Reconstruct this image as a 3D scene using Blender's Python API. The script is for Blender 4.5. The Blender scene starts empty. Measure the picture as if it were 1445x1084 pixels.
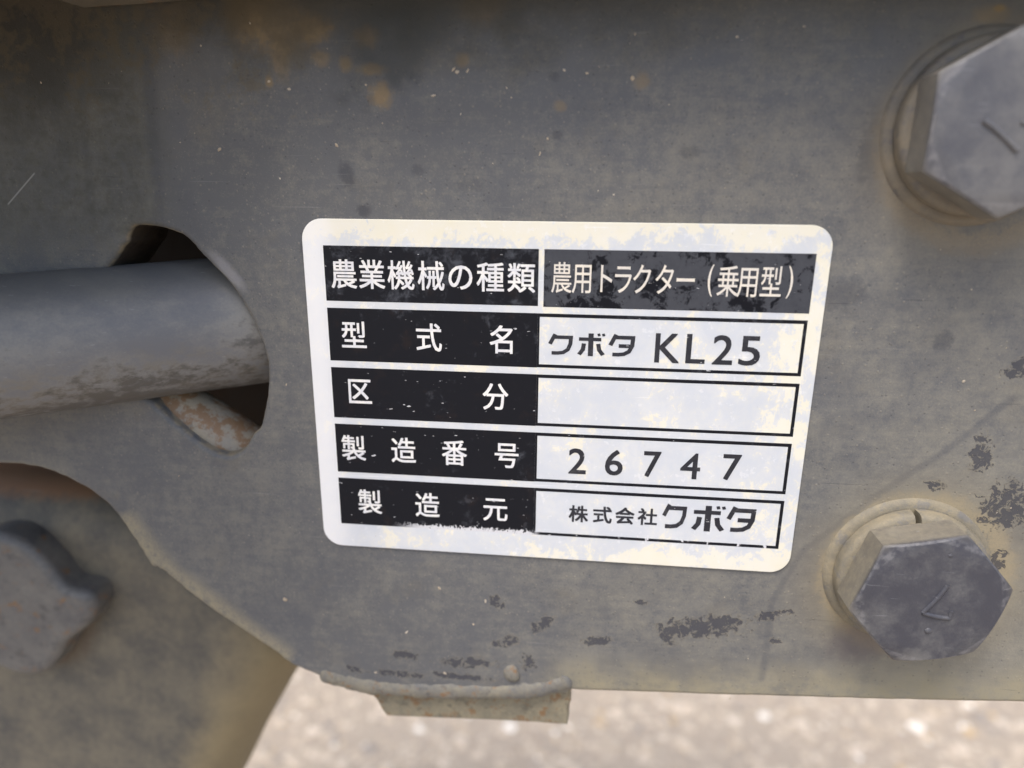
import bpy, bmesh, math, random
from mathutils import Vector, Matrix
random.seed(7)
SC = bpy.context.scene
COL = SC.collection
MM = 0.001

# ---------------------------------------------------------------- camera
CAM_POS = Vector((38.4043, -98.1654, 7.7572))                # millimetres
RGT = Vector((0.99430134, 0.10625960, 0.00858737))
DWN = Vector((0.03721866, -0.27052212, -0.96199405))
FWD = Vector((-0.09989802, 0.95683158, -0.27293535))
FPX, PW, PH = 953.9, 1445.0, 1084.0
cd = bpy.data.cameras.new('camera')
cam = bpy.data.objects.new('camera', cd)
COL.objects.link(cam)
rot = Matrix((RGT, -DWN, -FWD)).transposed()
cam.matrix_world = Matrix.Translation(CAM_POS * MM) @ rot.to_4x4()
cd.sensor_width = 36.0
cd.lens = FPX / PW * 36.0
cd.clip_start = 0.002
cd.clip_end = 200.0
cd.dof.use_dof = True
cd.dof.focus_distance = 0.1015
cd.dof.aperture_fstop = 9.5
SC.camera = cam

# ---------------------------------------------------------------- sky, sun, exposure
SUN_EL, SUN_AZ = math.radians(64), math.radians(203)          # azimuth seen from above, in front of the plate
w = bpy.data.worlds.new('World')
SC.world = w
w.use_nodes = True
nt = w.node_tree
sky = nt.nodes.new('ShaderNodeTexSky')
sky.sky_type = 'NISHITA'
sky.sun_disc = False
sky.sun_elevation = SUN_EL
sky.sun_rotation = SUN_AZ
sky.dust_density = 3.0
nt.nodes['Background'].inputs['Strength'].default_value = 0.12
nt.links.new(sky.outputs[0], nt.nodes['Background'].inputs['Color'])
sl = bpy.data.lights.new('sun', 'SUN')
sl.energy = 1.5
sl.angle = math.radians(24)
sl.color = (1.0, 0.94, 0.87)
so = bpy.data.objects.new('sun', sl)
COL.objects.link(so)
sdir = Vector((math.sin(SUN_AZ) * math.cos(SUN_EL), math.cos(SUN_AZ) * math.cos(SUN_EL), math.sin(SUN_EL)))
so.rotation_euler = sdir.to_track_quat('Z', 'Y').to_euler()
so.location = sdir * 3
SC.view_settings.view_transform = 'Standard'
SC.view_settings.look = 'None'
SC.view_settings.gamma = 1.0
SC.view_settings.exposure = 1.02
SC.cycles.max_bounces = 8

# ---------------------------------------------------------------- helpers
def P(x, y, d=0.0):
    """point (mm) on the vertical plane y = d that the photograph shows at pixel x, y"""
    r = RGT * ((x - PW / 2) / FPX) + DWN * ((y - PH / 2) / FPX) + FWD
    k = (d - CAM_POS.y) / r.y
    return CAM_POS + r * k

def XZ(x, y, d=0.0):
    p = P(x, y, d)
    return (p.x, p.z)

def empty(name, loc=(0, 0, 0)):
    o = bpy.data.objects.new(name, None)
    o.empty_display_size = 0.005
    o.location = Vector(loc) * MM
    COL.objects.link(o)
    return o

def tag(o, label, cat=None, group=None, kind=None):
    if label: o['label'] = label
    if cat: o['category'] = cat
    if group: o['group'] = group
    if kind: o['kind'] = kind
    return o

def link(name, me, mat, parent=None, local=False):
    me.materials.clear()
    me.materials.append(mat)
    o = bpy.data.objects.new(name, me)
    COL.objects.link(o)
    if parent is not None:
        o.parent = parent
        if not local:
            o.matrix_parent_inverse = Matrix.Translation(-Vector(parent.location))
    return o

def finish(me, angle=35.0, front_flat=False):
    for p in me.polygons:
        p.use_smooth = True
    me.update()
    bm = bmesh.new()
    bm.from_mesh(me)
    a = math.radians(angle)
    for e in bm.edges:
        if len(e.link_faces) == 2:
            sh = e.calc_face_angle(0) > a
            if front_flat:
                f0 = e.link_faces[0].normal.y < -0.999
                f1 = e.link_faces[1].normal.y < -0.999
                sh = sh or (f0 != f1)
            e.smooth = not sh
        else:
            e.smooth = False
    bm.to_mesh(me)
    bm.free()
    return me

def from_bm(bm, name):
    bmesh.ops.recalc_face_normals(bm, faces=bm.faces)
    me = bpy.data.meshes.new(name)
    bm.to_mesh(me)
    bm.free()
    return me

def catmull(pts, n=8, closed=True):
    out = []
    m = len(pts)
    for i in range(m if closed else m - 1):
        g = lambda k: Vector(pts[k % m] if closed else pts[max(0, min(m - 1, k))])
        p0, p1, p2, p3 = g(i - 1), g(i), g(i + 1), g(i + 2)
        for j in range(n):
            t = j / n
            out.append(0.5 * ((2 * p1) + (-p0 + p2) * t + (2 * p0 - 5 * p1 + 4 * p2 - p3) * t * t + (-p0 + 3 * p1 - 3 * p2 + p3) * t ** 3))
    if not closed:
        out.append(Vector(pts[-1]))
    return out

def jitter(pts, a, seed=1):
    r = random.Random(seed)
    return [(p[0] + r.uniform(-a, a), p[1] + r.uniform(-a, a)) for p in pts]

def slab_mesh(name, loops, y0, thick, bevel=0.0, res=3):
    """plate lying in the x-z plane with its front at y0; loops after the first inside it are holes (mm)"""
    cu = bpy.data.curves.new(name, 'CURVE')
    cu.dimensions = '2D'
    cu.fill_mode = 'BOTH'
    for lp in loops:
        s = cu.splines.new('POLY')
        s.points.add(len(lp) - 1)
        for q, p in zip(s.points, lp):
            q.co = (p[0], p[1], 0, 1)
        s.use_cyclic_u = True
    half = thick / 2
    if thick > 0:
        cu.extrude = half - bevel
    cu.bevel_depth = bevel
    cu.bevel_resolution = res
    cu.offset = -bevel
    o = bpy.data.objects.new('tmp', cu)
    me = bpy.data.meshes.new_from_object(o)
    bpy.data.objects.remove(o)
    bpy.data.curves.remove(cu)
    for v in me.vertices:
        x, y, z = v.co
        v.co = (x * MM, (y0 + half - z) * MM, y * MM)
    me.name = name
    bm = bmesh.new()
    bm.from_mesh(me)
    bmesh.ops.remove_doubles(bm, verts=bm.verts, dist=1e-6)
    bm.to_mesh(me)
    bm.free()
    return finish(me, 40, True)

def tube_mesh(name, pts, radii, segs=12, cap=True, wob=0.0, seed=1, squash=1.0):
    r = random.Random(seed)
    bm = bmesh.new()
    rings = []
    n = len(pts)
    pts = [Vector(p) for p in pts]
    for i, p in enumerate(pts):
        t = (pts[min(n - 1, i + 1)] - pts[max(0, i - 1)]).normalized()
        u = t.cross(Vector((0, 1, 0)))
        if u.length < 0.1:
            u = t.cross(Vector((0, 0, 1)))
        u.normalize()
        v = t.cross(u)
        ring = []
        for k in range(segs):
            a = 2 * math.pi * k / segs
            rr = radii[i] * (1 + r.uniform(-wob, wob))
            ring.append(bm.verts.new((p + u * math.cos(a) * rr + v * math.sin(a) * rr * squash) * MM))
        rings.append(ring)
    for a, b in zip(rings, rings[1:]):
        for k in range(segs):
            bm.faces.new((a[k], a[(k + 1) % segs], b[(k + 1) % segs], b[k]))
    if cap:
        bm.faces.new(rings[0][::-1])
        bm.faces.new(rings[-1])
    return finish(from_bm(bm, name), 50)

def box_mesh(name, x0, x1, y0, y1, z0, z1, bev=0.6, seg=2):
    bm = bmesh.new()
    bmesh.ops.create_cube(bm, size=1)
    for v in bm.verts:
        v.co = Vector(((x0 + x1) / 2 + v.co.x * (x1 - x0), (y0 + y1) / 2 + v.co.y * (y1 - y0), (z0 + z1) / 2 + v.co.z * (z1 - z0))) * MM
    if bev:
        bmesh.ops.bevel(bm, geom=list(bm.edges), offset=bev * MM, segments=seg, affect='EDGES', profile=0.5)
    return finish(from_bm(bm, name), 50)

# ---------------------------------------------------------------- material kit (coordinates in mm of the object)
class Kit:
    def __init__(self, name):
        self.m = bpy.data.materials.new(name)
        self.m.use_nodes = True
        self.t = self.m.node_tree
        self.b = self.t.nodes['Principled BSDF']
        tc = self.t.nodes.new('ShaderNodeTexCoord')
        vm = self.t.nodes.new('ShaderNodeVectorMath')
        vm.operation = 'SCALE'
        vm.inputs['Scale'].default_value = 1000.0
        self.t.links.new(tc.outputs['Object'], vm.inputs[0])
        self.co = vm.outputs[0]
        s = self.t.nodes.new('ShaderNodeSeparateXYZ')
        self.t.links.new(self.co, s.inputs[0])
        self.x, self.y, self.z = s.outputs
    def put(self, sock, v):
        if isinstance(v, bpy.types.NodeSocket):
            self.t.links.new(v, sock)
        elif isinstance(v, tuple) and len(v) == 3 and sock.type == 'RGBA':
            sock.default_value = (*v, 1)
        else:
            sock.default_value = v
    def mth(self, op, a, b=0.0, clamp=False):
        n = self.t.nodes.new('ShaderNodeMath')
        n.operation = op
        n.use_clamp = clamp
        self.put(n.inputs[0], a)
        self.put(n.inputs[1], b)
        return n.outputs[0]
    def add(self, a, b): return self.mth('ADD', a, b)
    def sub(self, a, b): return self.mth('SUBTRACT', a, b)
    def mul(self, a, b): return self.mth('MULTIPLY', a, b)
    def mx(self, a, b): return self.mth('MAXIMUM', a, b)
    def step(self, v, lo, hi, smooth=True):
        n = self.t.nodes.new('ShaderNodeMapRange')
        n.interpolation_type = 'SMOOTHSTEP' if smooth else 'LINEAR'
        n.clamp = True
        self.put(n.inputs['Value'], v)
        if lo <= hi:
            n.inputs['From Min'].default_value, n.inputs['From Max'].default_value = lo, hi
        else:
            n.inputs['From Min'].default_value, n.inputs['From Max'].default_value = hi, lo
            n.inputs['To Min'].default_value, n.inputs['To Max'].default_value = 1, 0
        return n.outputs['Result']
    def lin(self, v, lo, hi, a, b):
        n = self.t.nodes.new('ShaderNodeMapRange')
        n.clamp = True
        self.put(n.inputs['Value'], v)
        for k, q in zip(('From Min', 'From Max', 'To Min', 'To Max'), (lo, hi, a, b)):
            n.inputs[k].default_value = q
        return n.outputs['Result']
    def vec(self, scale=(1, 1, 1), rot=0.0, off=(0, 0, 0)):
        n = self.t.nodes.new('ShaderNodeMapping')
        n.inputs['Scale'].default_value = scale
        n.inputs['Rotation'].default_value = (0, rot, 0)
        n.inputs['Location'].default_value = off
        self.t.links.new(self.co, n.inputs[0])
        return n.outputs[0]
    def noise(self, s, det=4.0, rough=0.55, v=None, dist=0.0):
        n = self.t.nodes.new('ShaderNodeTexNoise')
        n.inputs['Scale'].default_value = s
        n.inputs['Detail'].default_value = det
        n.inputs['Roughness'].default_value = rough
        n.inputs['Distortion'].default_value = dist
        self.t.links.new(v or self.co, n.inputs['Vector'])
        return n.outputs[0]
    def voro(self, s, feature='F1', v=None, rand=1.0):
        n = self.t.nodes.new('ShaderNodeTexVoronoi')
        n.feature = feature
        n.inputs['Scale'].default_value = s
        n.inputs['Randomness'].default_value = rand
        self.t.links.new(v or self.co, n.inputs['Vector'])
        return n
    def mix(self, f, a, b):
        n = self.t.nodes.new('ShaderNodeMix')
        n.data_type = 'RGBA'
        self.put(n.inputs[0], f)
        self.put(n.inputs[6], a)
        self.put(n.inputs[7], b)
        return n.outputs[2]
    def dist(self, cx, cz, rx=1.0, rz=1.0, rot=0.0):
        """elliptic distance (1 on the ellipse) in the x-z plane"""
        c, s = math.cos(rot), math.sin(rot)
        dx = self.sub(self.x, cx)
        dz = self.sub(self.z, cz)
        a = self.mul(self.add(self.mul(dx, c), self.mul(dz, s)), 1 / rx)
        b = self.mul(self.sub(self.mul(dz, c), self.mul(dx, s)), 1 / rz)
        return self.mth('SQRT', self.add(self.mul(a, a), self.mul(b, b)))
    def spot(self, px, py, rx, rz, rot=0.0, soft=0.6, wob=None, amt=0.8, d=0.0):
        p = P(px, py, d)
        q = self.dist(p.x, p.z, rx, rz, rot)
        if wob is not None:
            q = self.add(q, self.mul(self.sub(wob, 0.5), amt * 2))
        return self.step(q, 1.0 + soft / 2, 1.0 - soft / 2)
    def bump(self, h, strength=0.3, dist=0.1, prev=None):
        n = self.t.nodes.new('ShaderNodeBump')
        n.inputs['Strength'].default_value = strength
        n.inputs['Distance'].default_value = dist * MM
        self.put(n.inputs['Height'], h)
        if prev is not None:
            self.t.links.new(prev, n.inputs['Normal'])
        return n.outputs[0]
    def out(self, col, rough, normal=None, metal=0.0, spec=0.5):
        self.put(self.b.inputs['Base Color'], col)
        self.put(self.b.inputs['Roughness'], rough)
        self.put(self.b.inputs['Metallic'], metal)
        self.put(self.b.inputs['Specular IOR Level'], spec)
        if normal is not None:
            self.t.links.new(normal, self.b.inputs['Normal'])
        return self.m

PAINT = (0.118, 0.120, 0.124)
DARK = (0.040, 0.042, 0.052)
DUST = (0.260, 0.242, 0.195)
TAN = (0.36, 0.295, 0.185)
RUST = (0.20, 0.105, 0.045)
OLIVE = (0.10, 0.095, 0.06)

B_LO = P(1291, 814)      # bolt centres on the plate
B_HI = P(1404, 192)

def plate_mat():
    k = Kit('dusty_dark_paint')
    nL = k.noise(0.035, 3, 0.5)
    nM = k.noise(0.16, 5, 0.6, k.vec(off=(31, 7, 3)))
    nS = k.noise(0.7, 5, 0.65, k.vec(off=(5, 17, 9)))
    nF = k.noise(3.0, 4, 0.7)
    nX = k.noise(8.0, 2, 0.6)
    # long wiping and run-off streaks
    stv = k.noise(0.5, 4, 0.6, k.vec((1.0, 1, 0.16), 0.12))
    sth = k.noise(0.9, 4, 0.6, k.vec((0.13, 1, 1.0), 0.05))
    # real dirt splashed up from below, thicker low down and on the right
    g = k.add(k.lin(k.z, -78, 30, 0.10, 0.0), k.mul(k.lin(k.x, 20, 100, 0.0, 0.50), k.lin(k.z, -70, 25, 1.0, 0.35)))
    g = k.add(g, k.lin(k.x, -50, -20, 0.10, 0.0))
    d = k.add(g, k.mul(k.sub(nL, 0.5), 0.7))
    d = k.add(d, k.mul(k.sub(nM, 0.5), 0.85))
    d = k.add(d, k.mul(k.sub(nS, 0.5), 0.95))
    d = k.add(d, k.mul(k.sub(nF, 0.5), 0.95))
    d = k.add(d, k.mul(k.sub(stv, 0.5), 0.30))
    d = k.add(d, k.mul(k.sub(sth, 0.5), 0.55))
    # dusty band running down on the left
    band = k.mul(k.step(k.x, P(100, 250).x, P(135, 250).x), k.step(k.x, P(225, 250).x, P(205, 250).x))
    band = k.mul(band, k.step(k.z, -8, 6))
    d = k.add(d, k.mul(band, 0.20))
    # crust along the bottom edge
    e0, e1 = P(805, 975), P(1445, 993)
    sl_ = (e1.z - e0.z) / (e1.x - e0.x)
    hb = k.sub(k.z, k.add(k.mul(k.sub(k.x, e0.x), sl_), e0.z))
    crust = k.mul(k.step(k.add(hb, k.add(k.mul(k.sub(nS, 0.5), 8.0), k.mul(k.sub(nF, 0.5), 6.0))), 8.5, 2.0), k.step(k.x, 30, 42))
    d = k.add(d, k.mul(crust, 0.32))
    d = k.step(d, -0.05, 0.95, False)
    col = k.mix(d, PAINT, DUST)
    # bluish cleaner paint patches
    blue = k.step(k.noise(0.10, 4, 0.6, k.vec(off=(90, 3, 60))), 0.50, 0.66)
    col = k.mix(k.mul(blue, 0.35), col, (0.094, 0.098, 0.110))
    # warmer stains
    warm = k.step(k.noise(0.075, 4, 0.65, k.vec(off=(10, 40, 20))), 0.56, 0.72)
    col = k.mix(k.mul(warm, 0.25), col, (0.18, 0.155, 0.11))
    crust = k.mul(crust, k.lin(k.add(k.mul(nM, .6), k.mul(nS, .4)), .40, .62, .25, 1.0))
    col = k.mix(k.mul(crust, 0.62), col, (0.32, 0.275, 0.165))
    # fine pale speckle
    sp = k.step(k.noise(4.5, 1, 0.5, k.vec(off=(3, 3, 3))), 0.70, 0.76)
    col = k.mix(k.mul(sp, 0.28), col, (0.36, 0.33, 0.27))
    # fine scratches in several directions, light and dark
    for q, (sx, sz, ro, th, st, c_) in enumerate(((0.05, 2.6, 0.5, .735, .28, (.34, .33, .31)), (0.06, 3.2, -1.1, .735, .25, (.34, .33, .31)), (0.08, 2.6, 0.14, .75, .16, (.36, .35, .33)), (0.07, 2.5, 1.25, .73, .4, DARK), (0.06, 2.1, -0.3, .725, .4, DARK))):
        sc = k.step(k.noise(1.0, 2, 0.5, k.vec((sx, 1, sz), ro, (q * 17, 0, q * 5))), th, th + .03)
        col = k.mix(k.mul(sc, st), col, c_)
    # grit: pinhead pits and caked grains
    vo = k.voro(1.6)
    cell = k.t.nodes.new('ShaderNodeSeparateXYZ')
    k.t.links.new(vo.outputs['Color'], cell.inputs[0])
    grit = k.mul(k.step(vo.outputs['Distance'], 0.34, 0.14), k.step(cell.outputs[0], 0.86, 0.90))
    pit = k.mul(k.step(vo.outputs['Distance'], 0.30, 0.12), k.step(cell.outputs[1], 0.92, 0.95))
    col = k.mix(k.mul(grit, 0.30), col, (0.34, 0.30, 0.23))
    col = k.mix(k.mul(pit, 0.3), col, DARK)
    # dark finger-like wet marks
    for (px, py, rx, rz, a, s) in ((490, 248, 1.0, 1.7, 0.2, .5), (512, 297, 1.0, 0.9, 0, .55), (590, 240, .8, .8, 0, .3), (781, 107, .7, .6, 0, .35),
                                   (1190, 415, 2.6, 2.0, .3, .3), (786, 191, .7, .6, 0, .35), (974, 215, 1.2, .8, 0, .3), (1330, 480, 1.6, 1.2, 0, .3),
                                   (430, 350, .8, 1.5, 0, .4), (1230, 215, 1.6, 4.0, 0, .3), (660, 262, 2.0, 1.0, 0, .18)):
        m = k.spot(px, py, rx, rz, a, 0.9, nS, 0.9)
        col = k.mix(k.mul(m, s), col, DARK)
    # long dark vertical runs beside the band
    for (xa, ya, xb, yb, wd, s) in ((107, 60, 130, 300, 0.45, .28), (207, 60, 226, 330, 0.8, .30), (255, 250, 275, 330, .9, .2)):
        a, b = P(xa, ya), P(xb, yb)
        t = k.step(k.z, b.z - 1, a.z + 1, False)
        xc = k.add(k.mul(k.sub(k.z, a.z), (b.x - a.x) / (b.z - a.z)), a.x)
        dd = k.mth('ABSOLUTE', k.sub(k.x, k.add(xc, k.mul(k.sub(nM, 0.5), 1.6))))
        lim = k.mul(k.step(k.z, b.z - 4, b.z + 3), k.step(k.z, a.z + 4, a.z - 4))
        col = k.mix(k.mul(k.mul(k.step(dd, wd * 2.2, wd * 0.3), lim), s), col, (0.05, 0.055, 0.075))
    # long thin arc scuffed right of the label
    arc = None
    pa = [P(1075, 960), P(1090, 850), P(1130, 780), P(1230, 705), P(1330, 640), P(1430, 560)]
    for a, b in zip(pa, pa[1:]):
        ab = b - a
        L = Vector((ab.x, ab.z)).length
        ux, uz = ab.x / L, ab.z / L
        dx, dz = k.sub(k.x, a.x), k.sub(k.z, a.z)
        u = k.add(k.mul(dx, ux), k.mul(dz, uz))
        v = k.sub(k.mul(dz, ux), k.mul(dx, uz))
        v = k.mth('ABSOLUTE', k.add(v, k.mul(k.sub(nM, 0.5), 1.5)))
        m = k.mul(k.step(v, 0.9, 0.15), k.mul(k.step(u, -0.6, 0.3), k.step(u, L + 0.6, L - 0.3)))
        arc = m if arc is None else k.mx(arc, m)
    col = k.mix(k.mul(arc, 0.38), col, (0.075, 0.08, 0.095))
    # caked rings round the bolts
    for c, r0 in ((B_LO, 13.0), (B_HI, 13.6)):
        q = k.add(k.dist(c.x, c.z), k.add(k.mul(k.sub(nM, 0.5), 2.6), k.add(k.mul(k.sub(nS, 0.5), 3.4), k.mul(k.sub(nF, 0.5), 1.6))))
        ring = k.mul(k.step(q, r0 - 2.4, r0 - 0.9), k.step(q, r0 + 2.3, r0 - 0.2))
        ring = k.mul(ring, k.lin(nF, .3, .6, .55, 1.0))
        col = k.mix(k.mul(ring, 0.8 if c is B_LO else 0.55), col, TAN if c is B_LO else (0.25, 0.20, 0.13))
        halo = k.step(q, r0 + 8, r0)
        col = k.mix(k.mul(halo, 0.28 if c is B_LO else 0.12), col, (0.30, 0.25, 0.16))
    red = k.spot(1215, 905, 4.6, 3.6, 0.3, 1.2, nS, 0.6)
    col = k.mix(k.mul(red, 0.55), col, (0.125, 0.105, 0.115))
    # paint flaked to dark primer, ragged edges
    chipn = k.noise(0.85, 7, 0.70, k.vec(off=(41, 2, 13)), 0.8)
    zone = None
    for (px, py, rx, rz, a) in ((985, 885, 9.0, 2.5, 0.10), (1020, 878, 4.5, 2.0, 0.12), (945, 893, 3.0, 2.4, 0), (660, 935, 6.5, 1.5, 0.05), (715, 905, 3.2, 1.6, .4), (700, 850, 1.8, 1.3, -.5),
                                (1420, 715, 5.0, 5.0, -.4), (1385, 640, 2.2, 4.0, 0), (1410, 790, 1.6, 2.5, 0), (745, 935, 2.0, 2.0, 0), (570, 925, 3.0, 1.4, 0),
                                (765, 880, 3, 1.6, .5), (1320, 685, 1.8, 1.2, 0), (1080, 870, 2.5, 1.2, 0), (1440, 520, 2.5, 2.2, 0), (1105, 865, 2.5, .8, .2), (560, 951, 7.0, .9, -.03), (650, 955, 7.0, .9, 0), (840, 905, 3, 1.2, .2), (500, 945, 2, 1, -.3), (905, 850, 1.6, .6, 0), (1095, 905, 1.2, .8, 0)):
        p = P(px, py)
        z = k.step(k.dist(p.x, p.z, rx, rz, a), 1.5, 0.25)
        zone = z if zone is None else k.mx(zone, z)
    chip = k.step(k.add(k.mul(zone, 0.31), k.mul(chipn, 1.0)), 0.735, 0.765)
    lipn = k.sub(k.step(k.add(k.mul(zone, 0.31), k.mul(chipn, 1.0)), 0.69, 0.725), chip)
    col = k.mix(k.mul(k.mx(lipn, 0.0), 0.35), col, (0.25, 0.215, 0.15))
    dots = k.step(k.add(k.noise(1.9, 3, 0.6, k.vec(off=(4, 50, 8))), k.lin(k.z, -70, 0, 0.02, -0.04)), 0.715, 0.74)
    chip = k.mx(chip, k.mul(dots, 0.55))
    col = k.mix(k.mul(chip, 0.82), col, (0.052, 0.053, 0.064))

    # rust and dried mud at the top
    top = None
    for (px, py, rx, rz, a, s) in ((440, 40, 2.6, 1.6, 0, .7), (385, 30, 5.5, 3.5, -.3, .55), (350, 12, 3, 4, 0, .5), (518, 52, 1.6, 1.3, 0, .6), (537, 135, 1.5, 1.5, 0, .55), (525, 98, 1.8, .7, 0, .5),
                                   (488, 90, .9, .9, 0, .5), (452, 82, 1.2, 1, 0, .4), (395, 75, 1.4, 3.0, 0, .4), (245, 40, 2.5, 3.0, 0, .3), (680, 8, 3, 2, 0, .35),
                                   (653, 85, .9, .8, 0, .4), (790, 150, .8, .7, 0, .3), (905, 115, 1, 1, 0, .3), (380, 115, .5, .8, 0, .5), (1400, 20, 2, 1, 0, .35), (1410, 12, .6, .4, 0, .8)):
        m = k.spot(px, py, rx, rz, a, 1.1, nS, 0.9)
        col = k.mix(k.mul(m, min(1.0, s * 1.15)), col, (0.30, 0.205, 0.09))
    grime_shade = k.mul(k.step(k.add(k.z, k.mul(k.sub(nM, 0.5), 18.0)), 20.0, 33.0), k.lin(k.x, 25, 60, 1.0, 0.45))  # dark grime at the top, with the overhang's shade painted in
    col = k.mix(k.mul(grime_shade, 0.78), col, (0.036, 0.036, 0.031))
    olv = k.mul(k.step(k.add(k.x, k.mul(k.sub(nM, .5), 8.0)), P(250, 200).x, P(190, 200).x), k.step(k.z, -6, 4))
    col = k.mix(k.mul(olv, k.lin(nS, .35, .65, .35, .75)), col, (0.056, 0.058, 0.050))
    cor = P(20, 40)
    corner_shade = k.step(k.add(k.dist(cor.x, cor.z, 16, 14), k.mul(k.sub(nM, .5), 1.2)), 1.35, 0.35)  # shadow in the top left corner, painted into the colour
    col = k.mix(k.mul(corner_shade, 0.75), col, (0.026, 0.024, 0.020))
    mud = k.step(k.add(k.add(k.mul(nM, .6), k.mul(nS, .6)), k.lin(k.z, 10, 34, -0.12, 0.10)), 0.60, 0.74)
    mud = k.mul(k.mul(mud, k.step(k.z, 12, 22)), k.step(k.x, 10, -8))
    col = k.mix(k.mul(mud, 0.42), col, (0.105, 0.082, 0.048))
    oil = k.spot(555, 55, 7, 5, .5, 1.0, nM, 1.2)
    col = k.mix(k.mul(oil, 0.6), col, (0.030, 0.032, 0.028))
    # highlight painted on the rim of the hole
    rim_glint = k.spot(322, 383, 3.4, 0.9, -0.85, 1.0, nS, .5)
    col = k.mix(k.mul(rim_glint, 0.5), col, (0.34, 0.33, 0.34))
    # tan edge of the cut-out
    edge = k.step(k.y, 0.9, 0.15)
    tanl = k.mul(k.step(k.y, 0.08, 0.5), k.step(k.noise(0.5, 3, .5, k.vec(off=(8, 8, 1))), 0.35, 0.6))
    col = k.mix(k.mul(tanl, 0.55), col, TAN)
    tin = None
    pa = [P(175, 735), P(205, 775), P(235, 810), P(275, 838), P(330, 880), P(400, 930)]
    for a, b in zip(pa, pa[1:]):
        ab = b - a
        L = Vector((ab.x, ab.z)).length
        ux, uz = ab.x / L, ab.z / L
        dx, dz = k.sub(k.x, a.x), k.sub(k.z, a.z)
        u = k.add(k.mul(dx, ux), k.mul(dz, uz))
        v = k.add(k.sub(k.mul(dz, ux), k.mul(dx, uz)), k.mul(k.sub(nS, 0.5), 3.0))
        m = k.mul(k.step(v, 4.2, 0.8), k.mul(k.step(u, -2, 0.3), k.step(u, L + 2, L - 0.3)))
        tin = m if tin is None else k.mx(tin, m)
    tin = k.mul(tin, k.lin(k.add(k.mul(nS, .5), k.mul(nF, .5)), .40, .58, .35, 1.0))
    col = k.mix(k.mul(tin, 0.8), col, (0.33, 0.285, 0.185))
    # long pale scratch on the left
    a, b = P(10, 290), P(50, 243)
    ab = b - a
    L = Vector((ab.x, ab.z)).length
    ux, uz = ab.x / L, ab.z / L
    dx, dz = k.sub(k.x, a.x), k.sub(k.z, a.z)
    u = k.add(k.mul(dx, ux), k.mul(dz, uz))
    v = k.mth('ABSOLUTE', k.sub(k.mul(dz, ux), k.mul(dx, uz)))
    scr = k.mul(k.step(v, 0.16, 0.05), k.mul(k.step(u, 0, 0.5), k.step(u, L, L - .5)))
    hs = k.step(k.noise(0.9, 2, 0.5, k.vec((0.06, 1, 2.4), -0.35)), 0.735, 0.76)
    col = k.mix(k.mx(k.mul(scr, .6), k.mul(hs, .22)), col, (0.33, 0.33, 0.32))
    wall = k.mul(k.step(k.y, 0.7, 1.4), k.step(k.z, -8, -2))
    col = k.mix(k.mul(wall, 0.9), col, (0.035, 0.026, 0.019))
    h = k.add(k.mul(nS, 0.35), k.add(k.mul(nF, 0.35), k.mul(nX, 0.15)))
    h = k.add(h, k.add(k.mul(chip, -0.9), k.add(k.mul(grit, 0.3), k.mul(pit, -0.3))))
    h = k.add(h, k.mul(band, 0.35))
    nrm = k.bump(h, 0.55, 0.22)
    nrm = k.bump(nL, 0.6, 2.0, nrm)
    rough = k.add(k.lin(d, 0, 1, 0.46, 0.78), k.mul(k.sub(nS, 0.5), 0.15))
    return k.out(col, rough, nrm, 0.0, 0.28)

def worn_mat(name, base, dust, amount=0.4, dirt=None, seed=0.0, rust=0.0, rough=0.55, scale=1.0, bump=0.5):
    k = Kit(name)
    o = (seed * 13.1, seed * 7.7, seed * 3.3)
    nL = k.noise(0.05 * scale, 3, 0.5, k.vec(off=o))
    nM = k.noise(0.2 * scale, 5, 0.6, k.vec(off=o))
    nS = k.noise(0.9 * scale, 5, 0.65, k.vec(off=o))
    nF = k.noise(3.5 * scale, 4, 0.7)
    d = k.add(k.add(amount, k.mul(k.sub(nL, 0.5), 1.0)), k.add(k.mul(k.sub(nM, 0.5), 1.1), k.mul(k.sub(nS, 0.5), 0.8)))
    d = k.step(k.add(d, k.mul(k.sub(nF, 0.5), 0.5)), 0.0, 1.0, False)
    col = k.mix(d, base, dust)
    if dirt:
        m = k.step(k.noise(0.28 * scale, 5, 0.7, k.vec(off=(o[0] + 20, o[1], o[2]))), 0.54, 0.66)
        col = k.mix(k.mul(m, 0.55), col, dirt)
    if rust:
        m = k.step(k.noise(0.33 * scale, 5, 0.7, k.vec(off=(o[0], o[1] + 30, o[2]))), 0.58 - rust * 0.2, 0.70 - rust * 0.2)
        col = k.mix(k.mul(m, 0.8), col, (0.21, 0.11, 0.045))
    h = k.add(k.mul(nS, 0.5), k.mul(nF, 0.35))
    nrm = k.bump(h, bump, 0.2)
    return k.out(col, k.add(rough, k.mul(k.sub(d, 0.4), 0.3)), nrm, 0.0, 0.45)

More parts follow.
